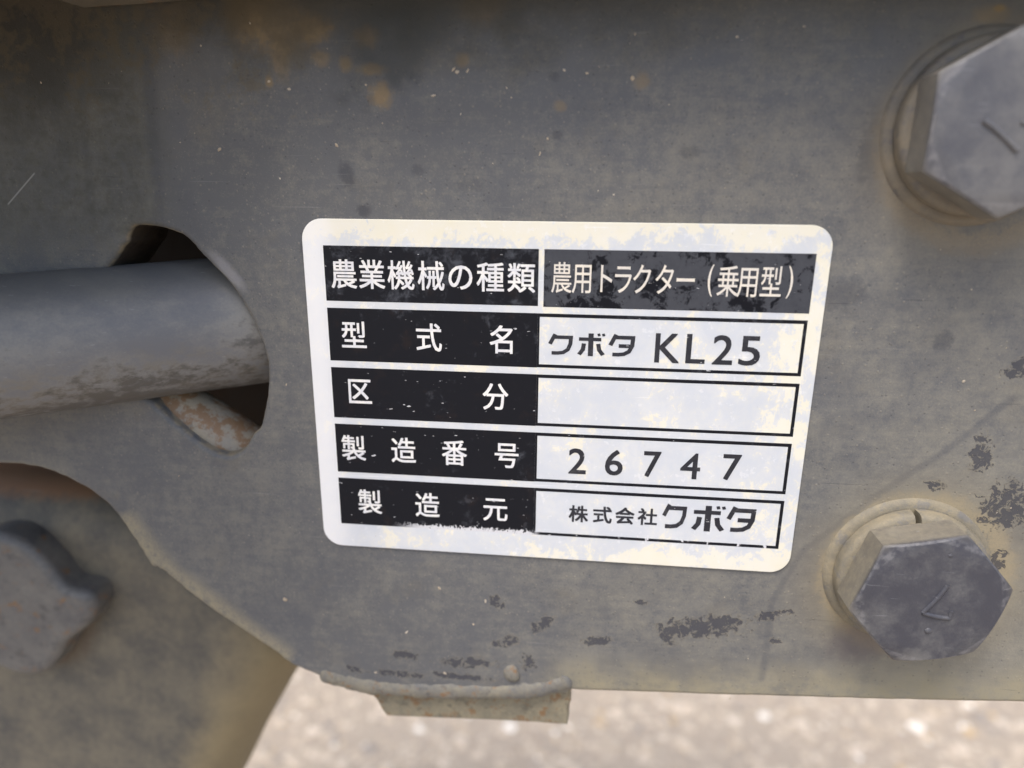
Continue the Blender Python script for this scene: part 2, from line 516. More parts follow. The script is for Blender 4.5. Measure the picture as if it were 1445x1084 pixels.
def sticker_mat():
    k = Kit('aluminium_label_film')
    nM = k.noise(0.16, 5, 0.62, k.vec(off=(3, 2, 51)), 0.3)
    nS = k.noise(0.62, 6, 0.72, k.vec((1.0, 1, .75), .6, (13, 22, 5)), 0.5)
    br = k.noise(2.2, 3, 0.6, k.vec((0.05, 1, 3.0)))
    base = k.mix(k.step(nM, 0.35, 0.7), (0.600, 0.632, 0.675), (0.665, 0.688, 0.715))
    # yellowed varnish left where the clear film has not lifted
    u = k.mul(k.x, 1 / 70.0)
    v = k.mul(k.z, -1 / 45.0)
    f = k.add(k.mul(nM, 0.62), k.mul(nS, 0.68))
    fld = k.mx(k.lin(v, -0.09, 0.10, 0.20, -0.20), k.lin(u, 0.42, 1.0, -0.24, 0.085))
    fld = k.mx(fld, k.mul(k.mul(k.lin(v, 0.98, 1.08, 0, 0.20), k.step(u, 0.3, 0.5)), 1.0))
    fld = k.add(fld, k.lin(v, 0.3, 0.85, 0.0, -0.05))
    pch = k.step(k.add(f, fld), 0.685, 0.755)
    soft = k.step(k.add(f, fld), 0.52, 0.80)
    cream = k.mix(k.noise(0.30, 4, 0.6, k.vec(off=(9, 9, 9))), (0.82, 0.80, 0.73), (0.815, 0.75, 0.53))
    col = k.mix(k.mul(soft, 0.25), base, cream)
    col = k.mix(k.mul(pch, 0.78), col, cream)
    lf = k.step(k.x, 4.0, -2.5)  # left border whitened in the colour for a frontal sheen
    col = k.mix(k.mul(lf, 0.7), col, (0.94, 0.937, 0.93))
    wht = k.step(k.noise(0.8, 5, 0.7, k.vec(off=(60, 2, 7))), 0.60, 0.64)
    col = k.mix(k.mul(wht, 0.30), col, (0.86, 0.86, 0.87))
    spk = k.step(k.noise(3.2, 2, 0.6, k.vec(off=(1, 2, 70))), 0.745, 0.77)
    col = k.mix(k.mul(spk, 0.35), col, (0.30, 0.27, 0.22))
    scr = k.step(k.noise(0.8, 2, 0.5, k.vec((0.12, 1, 2.2), 0.4)), 0.72, 0.76)
    col = k.mix(k.mul(scr, 0.3), col, (0.88, 0.88, 0.9))
    nrm = k.bump(k.add(k.mul(br, 0.4), k.mul(pch, 0.5)), 0.25, 0.05)
    return k.out(col, k.lin(pch, 0, 1, 0.34, 0.55), nrm, 0.12, 0.5)

def ink_mat(name, hazy):
    k = Kit(name)
    nM = k.noise(0.20, 5, 0.62, k.vec(off=(3, 2, 51)), 0.5)
    nS = k.noise(0.65, 6, 0.68, k.vec(off=(13, 22, 5)), 0.5)
    f = k.add(k.mul(nM, 0.7), k.mul(nS, 0.6))
    u = k.mul(k.x, 1 / 70.0)
    v = k.mul(k.z, -1 / 45.0)
    if hazy:
        haze = k.step(f, 0.56, 0.63)
        col = k.mix(haze, (0.007, 0.008, 0.012), k.mix(nS, (0.040, 0.043, 0.052), (0.075, 0.078, 0.088)))
    else:
        fld = k.add(k.lin(v, 0.0, 0.35, 0.10, -0.02), k.mul(k.step(u, 0.36, 0.46), 0.06))
        haze = k.step(k.add(f, fld), 0.72, 0.92)
        col = k.mix(haze, (0.009, 0.010, 0.014), (0.060, 0.064, 0.076))
        brn = k.step(k.noise(0.3, 4, 0.6, k.vec(off=(70, 1, 1))), 0.55, 0.75)
        col = k.mix(k.mul(brn, 0.35), col, (0.030, 0.020, 0.017))
    # scratches through the ink
    sc = k.step(k.noise(1.3, 2, 0.55, k.vec((0.55, 1, 1.9), 0.65, (4, 0, 9))), 0.742, 0.762)
    s2 = k.step(k.noise(2.4, 2, 0.55, k.vec((0.5, 1, 2.0), 0.6, (14, 0, 2))), 0.755, 0.775)
    rag = k.mul(k.step(k.add(v, k.mul(k.sub(k.noise(3.0, 2, 0.6, k.vec((1, 1, .6), 0.5)), 0.5), 0.06)), 0.988, 0.996), k.mul(k.step(u, 0.12, 0.2), k.lin(u, 0.45, 0.47, 1.0, 0.0)))
    nick = k.mul(k.step(k.noise(0.95, 3, .6, k.vec((1, 1, .6), .6, (3, 0, 8))), .61, .68), k.mul(k.step(v, .97, .98), k.step(u, .455, .47)))
    rag = k.mx(rag, nick)
    col = k.mix(k.mx(k.mul(k.mx(sc, s2), 0.75), k.mul(rag, 0.9)), col, (0.70, 0.70, 0.72))
    nrm = k.bump(nS, 0.1, 0.05)
    return k.out(col, k.lin(haze, 0, 1, 0.3, 0.55), nrm, 0.0, 0.16)

def letter_mat(name, c0, c1, worn=0.0):
    k = Kit(name)
    n = k.noise(0.8, 5, 0.65, k.vec(off=(2, 6, 3)), 0.4)
    col = k.mix(k.step(n, 0.4, 0.62), c0, c1)
    if worn:
        f = k.step(k.noise(0.5, 5, 0.7, k.vec(off=(22, 6, 3)), 0.4), 0.54, 0.66)
        col = k.mix(k.mul(f, worn), col, (0.13, 0.125, 0.12))
        s2 = k.step(k.noise(1.9, 2, 0.55, k.vec((0.5, 1, 2.0), 0.6, (14, 0, 2))), 0.735, 0.76)
        col = k.mix(k.mul(s2, 0.7), col, (0.65, 0.65, 0.66))
    return k.out(col, 0.45, None, 0.0, 0.4)

M_PLATE = plate_mat()
M_STICK = sticker_mat()
M_INK = ink_mat('black_ink', False)
M_HAZE = ink_mat('hazed_black_ink', True)
M_WHITE = letter_mat('pale_lettering', (0.66, 0.66, 0.68), (0.80, 0.78, 0.74))
M_CREAM = letter_mat('cream_lettering', (0.66, 0.62, 0.56), (0.74, 0.68, 0.58))
M_BLACK = letter_mat('worn_black_lettering', (0.016, 0.017, 0.024), (0.024, 0.025, 0.033), 0.28)
def rod_mat():
    k = Kit('rod_paint')
    nM = k.noise(0.11, 5, 0.6, k.vec((.6, 1, 1.2), -.12))
    nS = k.noise(0.5, 5, 0.66, k.vec((.7, 1, 1.3), -.12))
    nF = k.noise(2.8, 4, 0.7)
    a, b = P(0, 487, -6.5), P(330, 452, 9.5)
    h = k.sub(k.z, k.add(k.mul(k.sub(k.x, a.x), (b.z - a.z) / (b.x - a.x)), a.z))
    d = k.add(k.mul(nM, .8), k.add(k.mul(nS, .4), k.mul(nF, .3)))
    col = k.mix(k.step(d, .55, 1.05), (0.165, 0.167, 0.174), (0.275, 0.265, 0.238))
    low = k.step(k.add(h, k.mul(k.sub(nM, .5), 5.0)), 0.0, -7.0)
    tan = k.mul(low, k.step(nS, .42, .6))
    col = k.mix(k.mul(tan, .55), col, (0.20, 0.175, 0.13))
    smut_shade = k.step(k.add(k.add(k.mul(nS, .6), k.mul(nM, .7)), k.lin(h, -12, 6, .16, -.22)), .63, .80)  # dark smudges low on the rod, with its underside shade painted in
    col = k.mix(k.mul(smut_shade, .65), col, (0.038, 0.038, 0.042))
    up = k.mul(k.step(k.add(h, k.mul(k.sub(nM, .5), 4.0)), 4.5, 9.0), .5)  # shaded top of the rod, put into the colour
    col = k.mix(up, col, (0.085, 0.086, 0.085))
    sc = k.step(k.noise(1.0, 2, .5, k.vec((.06, 1, 2.4), -.2)), .715, .745)
    col = k.mix(k.mul(sc, .3), col, (.36, .36, .36))
    return k.out(col, k.lin(d, .5, 1.1, .42, .66), k.bump(k.add(k.mul(nS, .5), k.mul(nF, .3)), .4, .2), 0.0, .4)
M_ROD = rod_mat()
def cast_mat():
    k = Kit('casting_paint')
    nM = k.noise(0.12, 5, 0.6)
    nS = k.noise(0.6, 5, 0.68)
    nF = k.noise(2.6, 4, 0.7)
    d = k.add(k.mul(nM, 0.7), k.add(k.mul(nS, 0.5), k.mul(nF, 0.35)))
    col = k.mix(k.step(d, 0.5, 1.05), (0.078, 0.075, 0.070), (0.185, 0.163, 0.118))
    e = P(350, 1030, 15)
    tan = k.step(k.add(k.add(k.x, k.mul(k.z, -0.45)), k.mul(k.sub(nM, .5), 9.0)), e.x - e.z * .45 - 17, e.x - e.z * .45 - 1)  # tan toward the right edge, with its lit side painted in
    col = k.mix(k.mul(tan, 0.65), col, (0.29, 0.225, 0.115))
    t = P(40, 700, 15)
    rim = k.step(k.add(k.z, k.mul(k.sub(nS, .5), 3.0)), t.z - 3.0, t.z - 0.5)
    col = k.mix(k.mul(rim, 0.85), col, (0.24, 0.125, 0.06))
    b = P(60, 855, 15)
    ring = k.step(k.add(k.dist(b.x, b.z, 11, 13), k.mul(k.sub(nS, .5), .6)), 1.25, 0.95)
    col = k.mix(k.mul(ring, 0.45), col, (0.15, 0.10, 0.06))
    sc = k.step(k.noise(1.0, 2, 0.5, k.vec((.06, 1, 2.4), .9)), .72, .75)
    col = k.mix(k.mul(sc, .35), col, (.3, .29, .27))
    return k.out(col, 0.62, k.bump(k.add(k.mul(nS, .5), k.mul(nF, .4)), .55, .25), 0.0, 0.35)
M_CAST = cast_mat()
M_BOSS = worn_mat('boss_paint', (0.080, 0.080, 0.086), (0.20, 0.19, 0.165), 0.44, (0.045, 0.045, 0.048), 8, 0.06, 0.42, 1.2, 0.8)
def head_mat(name, base, dust, amt, seed, side):
    k = Kit(name)
    o = (seed * 13.1, 3, seed * 3.3)
    nM = k.noise(0.16, 4, 0.6, k.vec(off=o))
    nS = k.noise(0.8, 5, 0.65, k.vec(off=o))
    nF = k.noise(3.2, 4, 0.7)
    d = k.add(k.add(k.mul(nM, 0.9), k.mul(nS, 0.35)), k.mul(nF, 0.25))
    col = k.mix(k.mul(k.step(d, 0.68 - amt * .4, 1.15 - amt * .2), 0.75), base, dust)
    lo = k.step(k.add(k.add(k.z, k.mul(k.x, .35)), k.mul(k.sub(nS, .5), 7.0)), -2.5, -7.5)
    lo = k.mul(lo, k.step(nM, .42, .60))
    col = k.mix(k.mul(lo, .35), col, dust)
    fl = k.mul(k.step(k.y, -8.35, -7.3), k.lin(nS, .3, .7, .55, 1.0))
    col = k.mix(k.mul(fl, side), col, (0.30, 0.265, 0.19))
    ed = k.mul(k.step(k.y, -8.50, -8.40), k.step(k.y, -8.05, -8.3))  # pale edge highlight painted along the rim of the head
    col = k.mix(k.mul(ed, k.lin(nS, .4, .6, .0, .25)), col, (.36, .35, .35))
    sc = k.step(k.noise(1.3, 2, 0.5, k.vec((.1, 1, 2.2), .5 + seed)), .70, .74)
    col = k.mix(k.mul(sc, .25), col, (.34, .34, .35))
    pit = k.step(k.noise(1.6, 5, .7, k.vec(off=(7, 1, seed))), .68, .71)
    col = k.mix(k.mul(pit, .5), col, (.03, .03, .036))
    return k.out(col, k.lin(d, .4, 1.0, .36, .6), k.bump(k.add(k.mul(nS, .6), k.add(k.mul(nF, .35), k.mul(pit, -.3))), .5, .18), 0.0, .5)
M_HEAD = head_mat('bolt_paint', (0.052, 0.053, 0.066), (0.19, 0.185, 0.175), 0.10, 2, 0.70)
M_HEAD2 = head_mat('dusty_bolt_paint', (0.082, 0.083, 0.095), (0.185, 0.180, 0.170), 0.38, 4, 0.45)
M_WASH = worn_mat('caked_washer', (0.15, 0.14, 0.115), (0.34, 0.285, 0.185), 0.50, (0.15, 0.15, 0.155), 6, 0.0, 0.7, 1.3, 0.9)
M_WASH2 = worn_mat('grimy_washer', (0.115, 0.108, 0.095), (0.24, 0.20, 0.14), 0.45, (0.09, 0.09, 0.10), 7, 0.0, 0.6, 1.3)
M_WELD = worn_mat('weld_paint', (0.105, 0.108, 0.115), (0.27, 0.24, 0.17), 0.42, (0.065, 0.066, 0.072), 9, 0.10, 0.65, 1.5, 1.0)
M_TAB = worn_mat('tab_paint', (0.15, 0.138, 0.105), (0.32, 0.275, 0.18), 0.48, (0.085, 0.078, 0.062), 11, 0.28, 0.7, 1.5, 0.9)
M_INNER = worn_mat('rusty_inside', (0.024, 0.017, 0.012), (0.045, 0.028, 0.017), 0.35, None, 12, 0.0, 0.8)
M_LEDGE = worn_mat('rusty_bar_paint', (0.21, 0.20, 0.185), (0.38, 0.32, 0.22), 0.50, (0.12, 0.115, 0.105), 14, 0.62, 0.55, 1.2)
M_LUG = worn_mat('lug_mud', (0.085, 0.076, 0.056), (0.19, 0.165, 0.12), 0.5, None, 15, 0.15, 0.8)
M_CRUMB = worn_mat('dry_mud_crumb', (0.36, 0.27, 0.17), (0.55, 0.50, 0.42), 0.5, None, 16, 0.0, 0.9, 2.0)

# ---------------------------------------------------------------- ground
GZ = -330.0
def ground_mat():
    k = Kit('worn_asphalt')
    n = k.noise(0.02, 4, 0.6)
    n2 = k.noise(0.5, 4, 0.7)
    v = k.voro(0.13)
    col = k.mix(k.step(n2, 0.3, 0.7), (0.32, 0.265, 0.205), (0.46, 0.385, 0.30))
    col = k.mix(k.step(n, 0.35, 0.65), col, (0.38, 0.315, 0.245))
    h = k.add(k.mul(v.outputs['Distance'], -0.5), n2)
    return k.out(col, 0.85, k.bump(h, 0.6, 2.0), 0.0, 0.3)
def stone_mat():
    k = Kit('aggregate_stone')
    g = k.t.nodes.new('ShaderNodeNewGeometry')
    r = k.t.nodes.new('ShaderNodeValToRGB')
    r.color_ramp.interpolation = 'CONSTANT'
    cols = ((0.0, (.43, .36, .28)), (.18, (.53, .445, .345)), (.36, (.35, .29, .23)), (.52, (.55, .46, .36)), (.66, (.45, .37, .28)), (.78, (.58, .495, .395)), (.90, (.50, .36, .20)), (.92, (.28, .245, .21)), (.987, (.82, .77, .68)))
    el = r.color_ramp.elements
    el[0].position, el[0].color = 0, (*cols[0][1], 1)
    el[1].position, el[1].color = cols[1][0], (*cols[1][1], 1)
    for p, c in cols[2:]:
        e = el.new(p)
        e.color = (*c, 1)
    k.t.links.new(g.outputs['Random Per Island'], r.inputs[0])
    n = k.noise(0.6, 4, 0.6)
    col = k.mix(k.mul(n, 0.15), r.outputs[0], (0.42, 0.345, 0.265))
    return k.out(col, 0.75, k.bump(n, 0.4, 0.5), 0.0, 0.4)

bm = bmesh.new()
bmesh.ops.create_grid(bm, x_segments=40, y_segments=40, size=1)
for v in bm.verts:
    s = lambda t: math.copysign(abs(t) ** 3, t) * 60.0
    v.co = Vector((s(v.co.x), s(v.co.y) + 0.3, GZ * MM))
gr = link('ground', from_bm(bm, 'ground'), ground_mat())
tag(gr, None, None, None, 'structure')
ico = bmesh.new()
bmesh.ops.create_icosphere(ico, subdivisions=1, radius=1.0)
iv = [v.co.copy() for v in ico.verts]
ifc = [[v.index for v in f.verts] for f in ico.faces]
ico.free()
R = random.Random(11)
V, F = [], []
def stone(x, y, z, s, flat):
    b = len(V)
    m = Matrix.Rotation(R.uniform(0, 6.28), 3, 'Z') @ Matrix.Diagonal((s * R.uniform(.75, 1.25), s * R.uniform(.75, 1.25), s * flat))
    for c in iv:
        q = m @ (c * R.uniform(.82, 1.12))
        V.append(((q.x + x) * MM, (q.y + y) * MM, (q.z + z) * MM))
    F.extend([[i + b for i in f] for f in ifc])
for i in range(15000):
    s = min(6.0, 1.3 + R.expovariate(0.8))
    stone(R.uniform(-420, 420), R.uniform(60, 560), GZ - s * R.uniform(0.0, .35), s, R.uniform(.5, .8))
me = bpy.data.meshes.new('asphalt_aggregate')
me.from_pydata(V, [], F)
ag = link('asphalt_aggregate', me, stone_mat())
tag(ag, 'worn pinkish grey asphalt aggregate on the ground below the plate', 'gravel', None, 'stuff')

# ---------------------------------------------------------------- side plate
base = P(700, 960, 6)
plate = empty('side_plate', (base.x, base.y, base.z))
tag(plate, 'dusty dark grey steel side plate with an oblong hole, carrying the white data label', 'steel plate')
lower = [XZ(*p) for p in ((1445, 993), (1260, 989), (1040, 983), (805, 975))]
mid = [XZ(*p) for p in ((800, 980), (700, 985), (600, 984), (535, 980))]
cut = [(535, 980), (500, 972), (468, 962), (430, 947), (405, 935), (385, 919), (345, 892), (300, 862), (268, 838), (243, 817), (224, 803), (214, 800), (203, 783),
       (186, 757), (165, 727), (142, 704), (112, 684), (75, 667), (40, 658), (0, 655), (-60, 655), (-170, 662)]
cutmm = jitter([tuple(p) for p in catmull([XZ(*p) for p in cut], 4, False)], 0.09, 4)
lowmm = jitter([tuple(p) for p in catmull(lower, 10, False)], 0.05, 5)
rb = P(1445, 993)
outline = [(-95, 48), (170, 48), (170, rb.z + 1.0), (130, rb.z + 0.6)] + lowmm + mid[:-1] + cutmm + [(-95, cutmm[-1][1])]
hole = [(185, 321), (197, 318), (222, 320), (240, 325), (256, 331), (270, 343), (285, 360), (305, 380), (325, 402), (345, 432), (362, 466), (374, 500), (378, 525), (376, 560),
        (370, 590), (366, 604), (358, 612), (345, 632), (332, 641), (318, 643), (300, 638), (282, 626), (255, 605), (230, 584), (205, 562), (150, 535), (100, 510), (75, 480), (80, 450),
        (105, 420), (140, 390), (160, 367), (170, 350), (177, 342), (179, 332)]
holemm = jitter([tuple(p) for p in catmull([XZ(*p) for p in hole], 4)], 0.05, 6)
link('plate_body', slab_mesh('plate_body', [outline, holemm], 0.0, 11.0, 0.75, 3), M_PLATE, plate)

# a heavy bead of weld along the bottom edge, with a spatter lump, and the backing tab under it
wp = [P(x, y, 0.4) for x, y in ((452, 950), (480, 958), (520, 967), (570, 972), (640, 974), (700, 975), (745, 973), (780, 967), (806, 958))]
wpts = [tuple(p) for p in catmull([tuple(p) for p in wp], 9, False)]
rw = random.Random(3)
wr = [1.55 + 0.16 * (abs(math.sin(i * .9 + .4 * math.sin(i * .53))) - .6) + 0.10 * math.sin(i * 1.1) + 0.10 * math.sin(i * .37 + 1) + rw.uniform(-.10, .10) for i in range(len(wpts))]
for i, f in ((0, .3), (1, .6), (2, .8), (-1, .45), (-2, .7), (-3, .85)):
    wr[i] *= f
link('weld_bead', tube_mesh('weld_bead', wpts, [q * 0.98 for q in wr], 20, True, 0.07, 8, 0.6), M_WELD, plate)
def lump_mesh(name, c, r, seed, flat=0.6, sub=3, rough=0.12):
    b = bmesh.new()
    bmesh.ops.create_icosphere(b, subdivisions=sub, radius=1)
    q = random.Random(seed)
    ax = [(Vector((q.uniform(-1, 1), q.uniform(-1, 1), q.uniform(-1, 1))).normalized(), q.uniform(-rough, rough) * 2) for _ in range(7)]
    for v in b.verts:
        k = 1 + sum(max(0, v.co.dot(a)) ** 3 * s for a, s in ax)
        v.co = (Vector(c) + Vector((v.co.x * r * k, v.co.y * r * k * flat, v.co.z * r * k))) * MM
    return finish(from_bm(b, name), 80)
link('weld_spatter', lump_mesh('weld_spatter', P(723, 946, 0.5), 1.7, 3, 0.62, 3, 0.25), M_WELD, plate)
tabpts = [XZ(x, y, 1.8) for x, y in ((505, 955), (520, 975), (532, 988), (539, 1002), (546, 1011), (600, 1013), (680, 1016), (760, 1020), (801, 1023), (803, 1010), (801, 1000), (806, 990), (804, 975), (803, 950))]
link('bottom_tab', slab_mesh('bottom_tab', [jitter(tabpts, .06, 9)], 1.8, 5.0, 0.35, 2), M_TAB, plate)
# rest of the box frame behind the plate
zb = min(p[1] for p in lowmm) + 6
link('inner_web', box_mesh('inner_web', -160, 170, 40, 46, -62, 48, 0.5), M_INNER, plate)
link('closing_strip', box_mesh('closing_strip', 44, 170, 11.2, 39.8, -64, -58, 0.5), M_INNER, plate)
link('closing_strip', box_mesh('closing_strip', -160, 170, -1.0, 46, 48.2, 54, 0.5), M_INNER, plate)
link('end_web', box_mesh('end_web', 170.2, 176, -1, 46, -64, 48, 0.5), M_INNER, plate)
fl = link('top_shade_flange', box_mesh('top_shade_flange', -18, 176, -12, -1.2, 34.5, 46, 1.0), M_LUG, plate)  # unseen overhang, added and sized to darken the top of the plate

# ---------------------------------------------------------------- lug at the upper left
link('left_shade_pad', box_mesh('left_shade_pad', -150, -18.3, -66, -1.2, 34.8, 46, 1.5), M_LUG, plate)  # unseen deeper overhang, added to darken the upper left
lug = empty('mounting_lug', (P(200, 0).x, -10, 33))
tag(lug, 'muddy steel lug overhanging the plate at the top left corner', 'bracket')
lp = [XZ(*p) for p in ((84, -6), (92, 2), (108, 9), (126, 13), (160, 11), (200, 8), (250, 4), (300, 1), (333, -4))]
lug_out = [(lp[0][0] - 2, 39)] + jitter(lp, .08, 2) + [(lp[-1][0] + 2, 39)]
link('lug_body', slab_mesh('lug_body', [lug_out], -15, 14.8, 0.8, 3), M_LUG, lug)
link('stub', box_mesh('stub', P(-40, 0).x - 26, lp[0][0] - 2.4, -24, -0.3, 34, 39.2, 1.0), M_LUG, lug)

# ---------------------------------------------------------------- rod through the hole
def rod_end(px, top, bot, yc):
    a, b = P(px, top, yc), P(px, bot, yc)
    return (a + b) / 2, (a - b).length / 2
c0, r0 = rod_end(0, 387, 587, -6.5)
c1, r1 = rod_end(330, 359, 545, 9.5)
dv = (c1 - c0)
A0 = c0 - dv * 1.6
A1 = c1 + dv * 0.75
rod = empty('round_rod', tuple(c0))
tag(rod, 'thick grey painted round rod running from the left edge into the oblong hole', 'rod')
n = 60
pts = [A0 + (A1 - A0) * (i / n) for i in range(n + 1)]
rr = [0.955 * (r0 + (r1 - r0) * ((-1.6 + 3.35 * i / n))) for i in range(n + 1)]
rm = tube_mesh('shaft', pts, rr, 72, True)
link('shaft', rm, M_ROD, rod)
# stub bar lying in the bottom of the hole behind the plate
bar = empty('bent_bar', tuple(P(300, 600, 16)))
tag(bar, 'short rust-chipped bar showing in the bottom of the hole under the rod', 'bar')
bp = [P(120, 515, 10), P(180, 540, 7.6), P(240, 570, 6.6), P(300, 606, 6.4), P(345, 637, 7), P(390, 670, 9)]
bp = catmull([tuple(p) for p in bp], 8, False)
link('bar_body', tube_mesh('bar_body', bp, [4.9] * len(bp), 40, True), M_LEDGE, bar)

# ---------------------------------------------------------------- casting low on the left, with its boss
YC = 15.0
cast = empty('cast_housing', tuple(P(150, 950, YC)))
tag(cast, 'olive grey cast housing behind the cut-out at the lower left', 'casting')
cp = [XZ(x, y, YC) for x, y in ((-330, 730), (-200, 705), (-80, 693), (20, 693), (110, 704), (200, 740), (290, 800), (365, 868), (404, 930), (398, 975), (368, 1030), (338, 1084), (300, 1160), (230, 1260), (0, 1330), (-330, 1330))]
cpm = [tuple(p) for p in catmull(cp, 5)]
link('housing_body', slab_mesh('housing_body', [cpm], YC, 24.0, 10.0, 10), M_CAST, cast)
bo = [XZ(x, y, YC - 5) for x, y in ((-70, 800), (-40, 762), (0, 752), (38, 765), (70, 796), (95, 826), (128, 836), (137, 858), (124, 884), (98, 904), (84, 928), (66, 948), (30, 950), (-8, 934), (-50, 905), (-75, 850))]
bom = [tuple(p) for p in catmull(bo, 5)]
link('boss', slab_mesh('boss', [bom], YC - 6.0, 9.0, 2.0, 8), M_BOSS, cast)

# ---------------------------------------------------------------- data label
TW, TH = 70.0, 44.99
lab = empty('data_label', (35, -0.4, -22))
tag(lab, 'white rectangular machine data label with black boxes and Japanese lettering', 'label')
def rrect(x0, x1, z0, z1, r, n=10):
    o = []
    for cx, cz, a0 in ((x1 - r, z1 - r, 0), (x0 + r, z1 - r, 90), (x0 + r, z0 + r, 180), (x1 - r, z0 + r, 270)):
        for i in range(n + 1):
            a = math.radians(a0 + 90 * i / n)
            o.append((cx + r * math.cos(a), cz + r * math.sin(a)))
    return o
LB = slab_mesh('backing_film', [rrect(-3.15, 72.0, -49.3, 3.82, 3.1)], -0.32, 0.32, 0.08, 2)
link('backing_film', LB, M_STICK, lab)

def glyph(ch, off=0.0):
    cu = bpy.data.curves.new('g', 'FONT')
    cu.body = ch
    cu.size = 1.0
    cu.resolution_u = 4
    cu.offset = off
    o = bpy.data.objects.new('g', cu)
    me = bpy.data.meshes.new_from_object(o)
    bpy.data.objects.remove(o)
    bpy.data.curves.remove(cu)
    return me

def lettering(items, y, mat, parent):
    """items: (char, centre x mm, centre z mm, width scale, height scale, boldness, cjk) -> ONE flat print mesh"""
    VV, FF = [], []
    for ch, cx, cz, sx, sz, off, cjk in items:
        if isinstance(ch, str):
            me = glyph(ch)
            vs = [v.co.copy() for v in me.vertices]
            fs = [list(p.vertices) for p in me.polygons]
            bpy.data.meshes.remove(me)
        else:
            vs, fs = ch
        xs = [v.x for v in vs]
        ys = [v.y for v in vs]
        if cjk == 'em':
            ox, oy = 0.5, 0.38
        else:
            ox, oy = (min(xs) + max(xs)) / 2, (min(ys) + max(ys)) / 2
            if cjk == 'fit':
                sx, sz = sx / (max(xs) - min(xs)), sz / (max(ys) - min(ys))
        e = off if cjk == 'em' else (0.058 if off else 0.0)
        for n, (ex, ez) in enumerate(((0, 0), (e, e), (-e, e), (e, -e), (-e, -e)) if e else ((0, 0),)):
            b = len(VV)
            for v in vs:
                VV.append((((v.x - ox) * sx + cx + ex) * MM, (y - n * 0.0012 - v.z) * MM, ((v.y - oy) * sz + cz + ez) * MM))
            FF.extend([[i + b for i in f] for f in fs])
    me = bpy.data.meshes.new('lettering')
    me.from_pydata(VV, [], FF)
    me.update()
    if me.polygons and sum(p.normal.y * p.area for p in me.polygons) > 0:
        me.flip_normals()
    return link('lettering', me, mat, parent)

def stroke(polys, wd):
    """flat pen strokes with mitred joints -> (verts, faces) in the unit box"""
    VV, FF = [], []
    for item in polys:
        pl, ww = (item[0], item[1]) if isinstance(item[0], list) else (item, wd)
        p = [Vector((a, b)) for a, b in pl]
        L, Rr = [], []
        for i, q in enumerate(p):
            d0 = (p[i] - p[i - 1]).normalized() if i else None
            d1 = (p[i + 1] - p[i]).normalized() if i < len(p) - 1 else None
            t = (d0 + d1).normalized() if d0 and d1 else (d0 or d1)
            nn = Vector((-t.y, t.x))
            k = 1.0 / max(.55, nn.dot(Vector((-d1.y, d1.x)))) if d0 and d1 else 1.0
            L.append(q + nn * ww / 2 * k)
            Rr.append(q - nn * ww / 2 * k)
        for i in range(len(p) - 1):
            b = len(VV)
            VV += [Vector((c.x, c.y, 0.0007 * (len(FF) + 1))) for c in (L[i], L[i + 1], Rr[i + 1], Rr[i])]
            FF.append([b, b + 1, b + 2, b + 3])
    return VV, FF
LOGO_KU = stroke([([(0.02, 0.52), (0.24, 1.0)], .17), [(0.17, 0.86), (0.92, 0.86), (0.90, 0.55), (0.80, 0.27), (0.60, 0.12), (0.36, 0.085), (0.10, 0.085)]], .17)
LOGO_TA = stroke([([(0.02, 0.50), (0.24, 1.0)], .17), [(0.17, 0.87), (0.92, 0.87), (0.90, 0.50), (0.78, 0.23), (0.58, 0.11), (0.36, 0.08), (0.12, 0.08)], [(0.36, 0.48), (0.88, 0.48)]], .17)
LOGO_BO = stroke([[(0.02, 0.74), (0.80, 0.74)], ([(0.44, 1.0), (0.44, 0.0)], .18), ([(0.20, 0.55), (0.17, 0.28), (0.04, 0.06)], .15), ([(0.70, 0.55), (0.74, 0.28), (0.88, 0.06)], .15),
                  ([(0.70, 1.0), (0.73, 0.89)], .10), ([(0.86, 1.0), (0.89, 0.89)], .10)], .15)

def rect(u0, u1, v0, v1):
    return [(u0 * TW, -v1 * TH), (u1 * TW, -v1 * TH), (u1 * TW, -v0 * TH), (u0 * TW, -v0 * TH)]
def at(zo, x, y):
    """centre of a printed character, measured on the label"""
    ox, oy, s = zo
    return XZ(ox + x / s, oy + y / s, -0.32)
Z7, Z8, ZA, ZB = (420, 290, 3.6125), (740, 290, 3.141), (430, 510, 3.6135), (740, 510, 3.4405)
ROWP = 0.2056
heads = [
    (Z7, [('農', 235, 345), ('業', 378, 350), ('機', 527, 355), ('械', 680, 358), ('の', 830, 362), ('種', 983, 368), ('類', 1140, 372)]),
    (Z7, [('型', 287, 660), ('式', 668, 672), ('名', 1045, 685)]),
    (Z7, [('区', 315, 945), ('分', 1008, 975)]),
    (ZA, [('製', 250, 440), ('造', 503, 453), ('番', 763, 468), ('号', 1030, 478)]),
    (ZA, [('製', 333, 715), ('造', 625, 733), ('元', 972, 752)]),
]
YP, YL = -0.338, -0.352
for i, (zo, chars) in enumerate(heads):
    v0 = i * ROWP
    hp = link('heading_panel', slab_mesh('heading_panel', [rect(0, 0.4555, v0, v0 + 0.182)], YP, 0.012), M_INK, lab)
    items = []
    zz = [at(zo, x, y) for c, x, y in chars]
    zc = sum(q[1] for q in zz) / len(zz)
    for (c, x, y), q in zip(chars, zz):
        items.append((c, q[0], zc, 4.2, 4.55, 0.047, 'em'))
    lettering(items, YL, M_WHITE, hp)
hp = link('heading_panel', slab_mesh('heading_panel', [rect(0.4668, 1.0, 0.0, 0.184)], YP, 0.012), M_HAZE, lab)
hp['label'] = 'hazed black box naming the machine type at the top right'
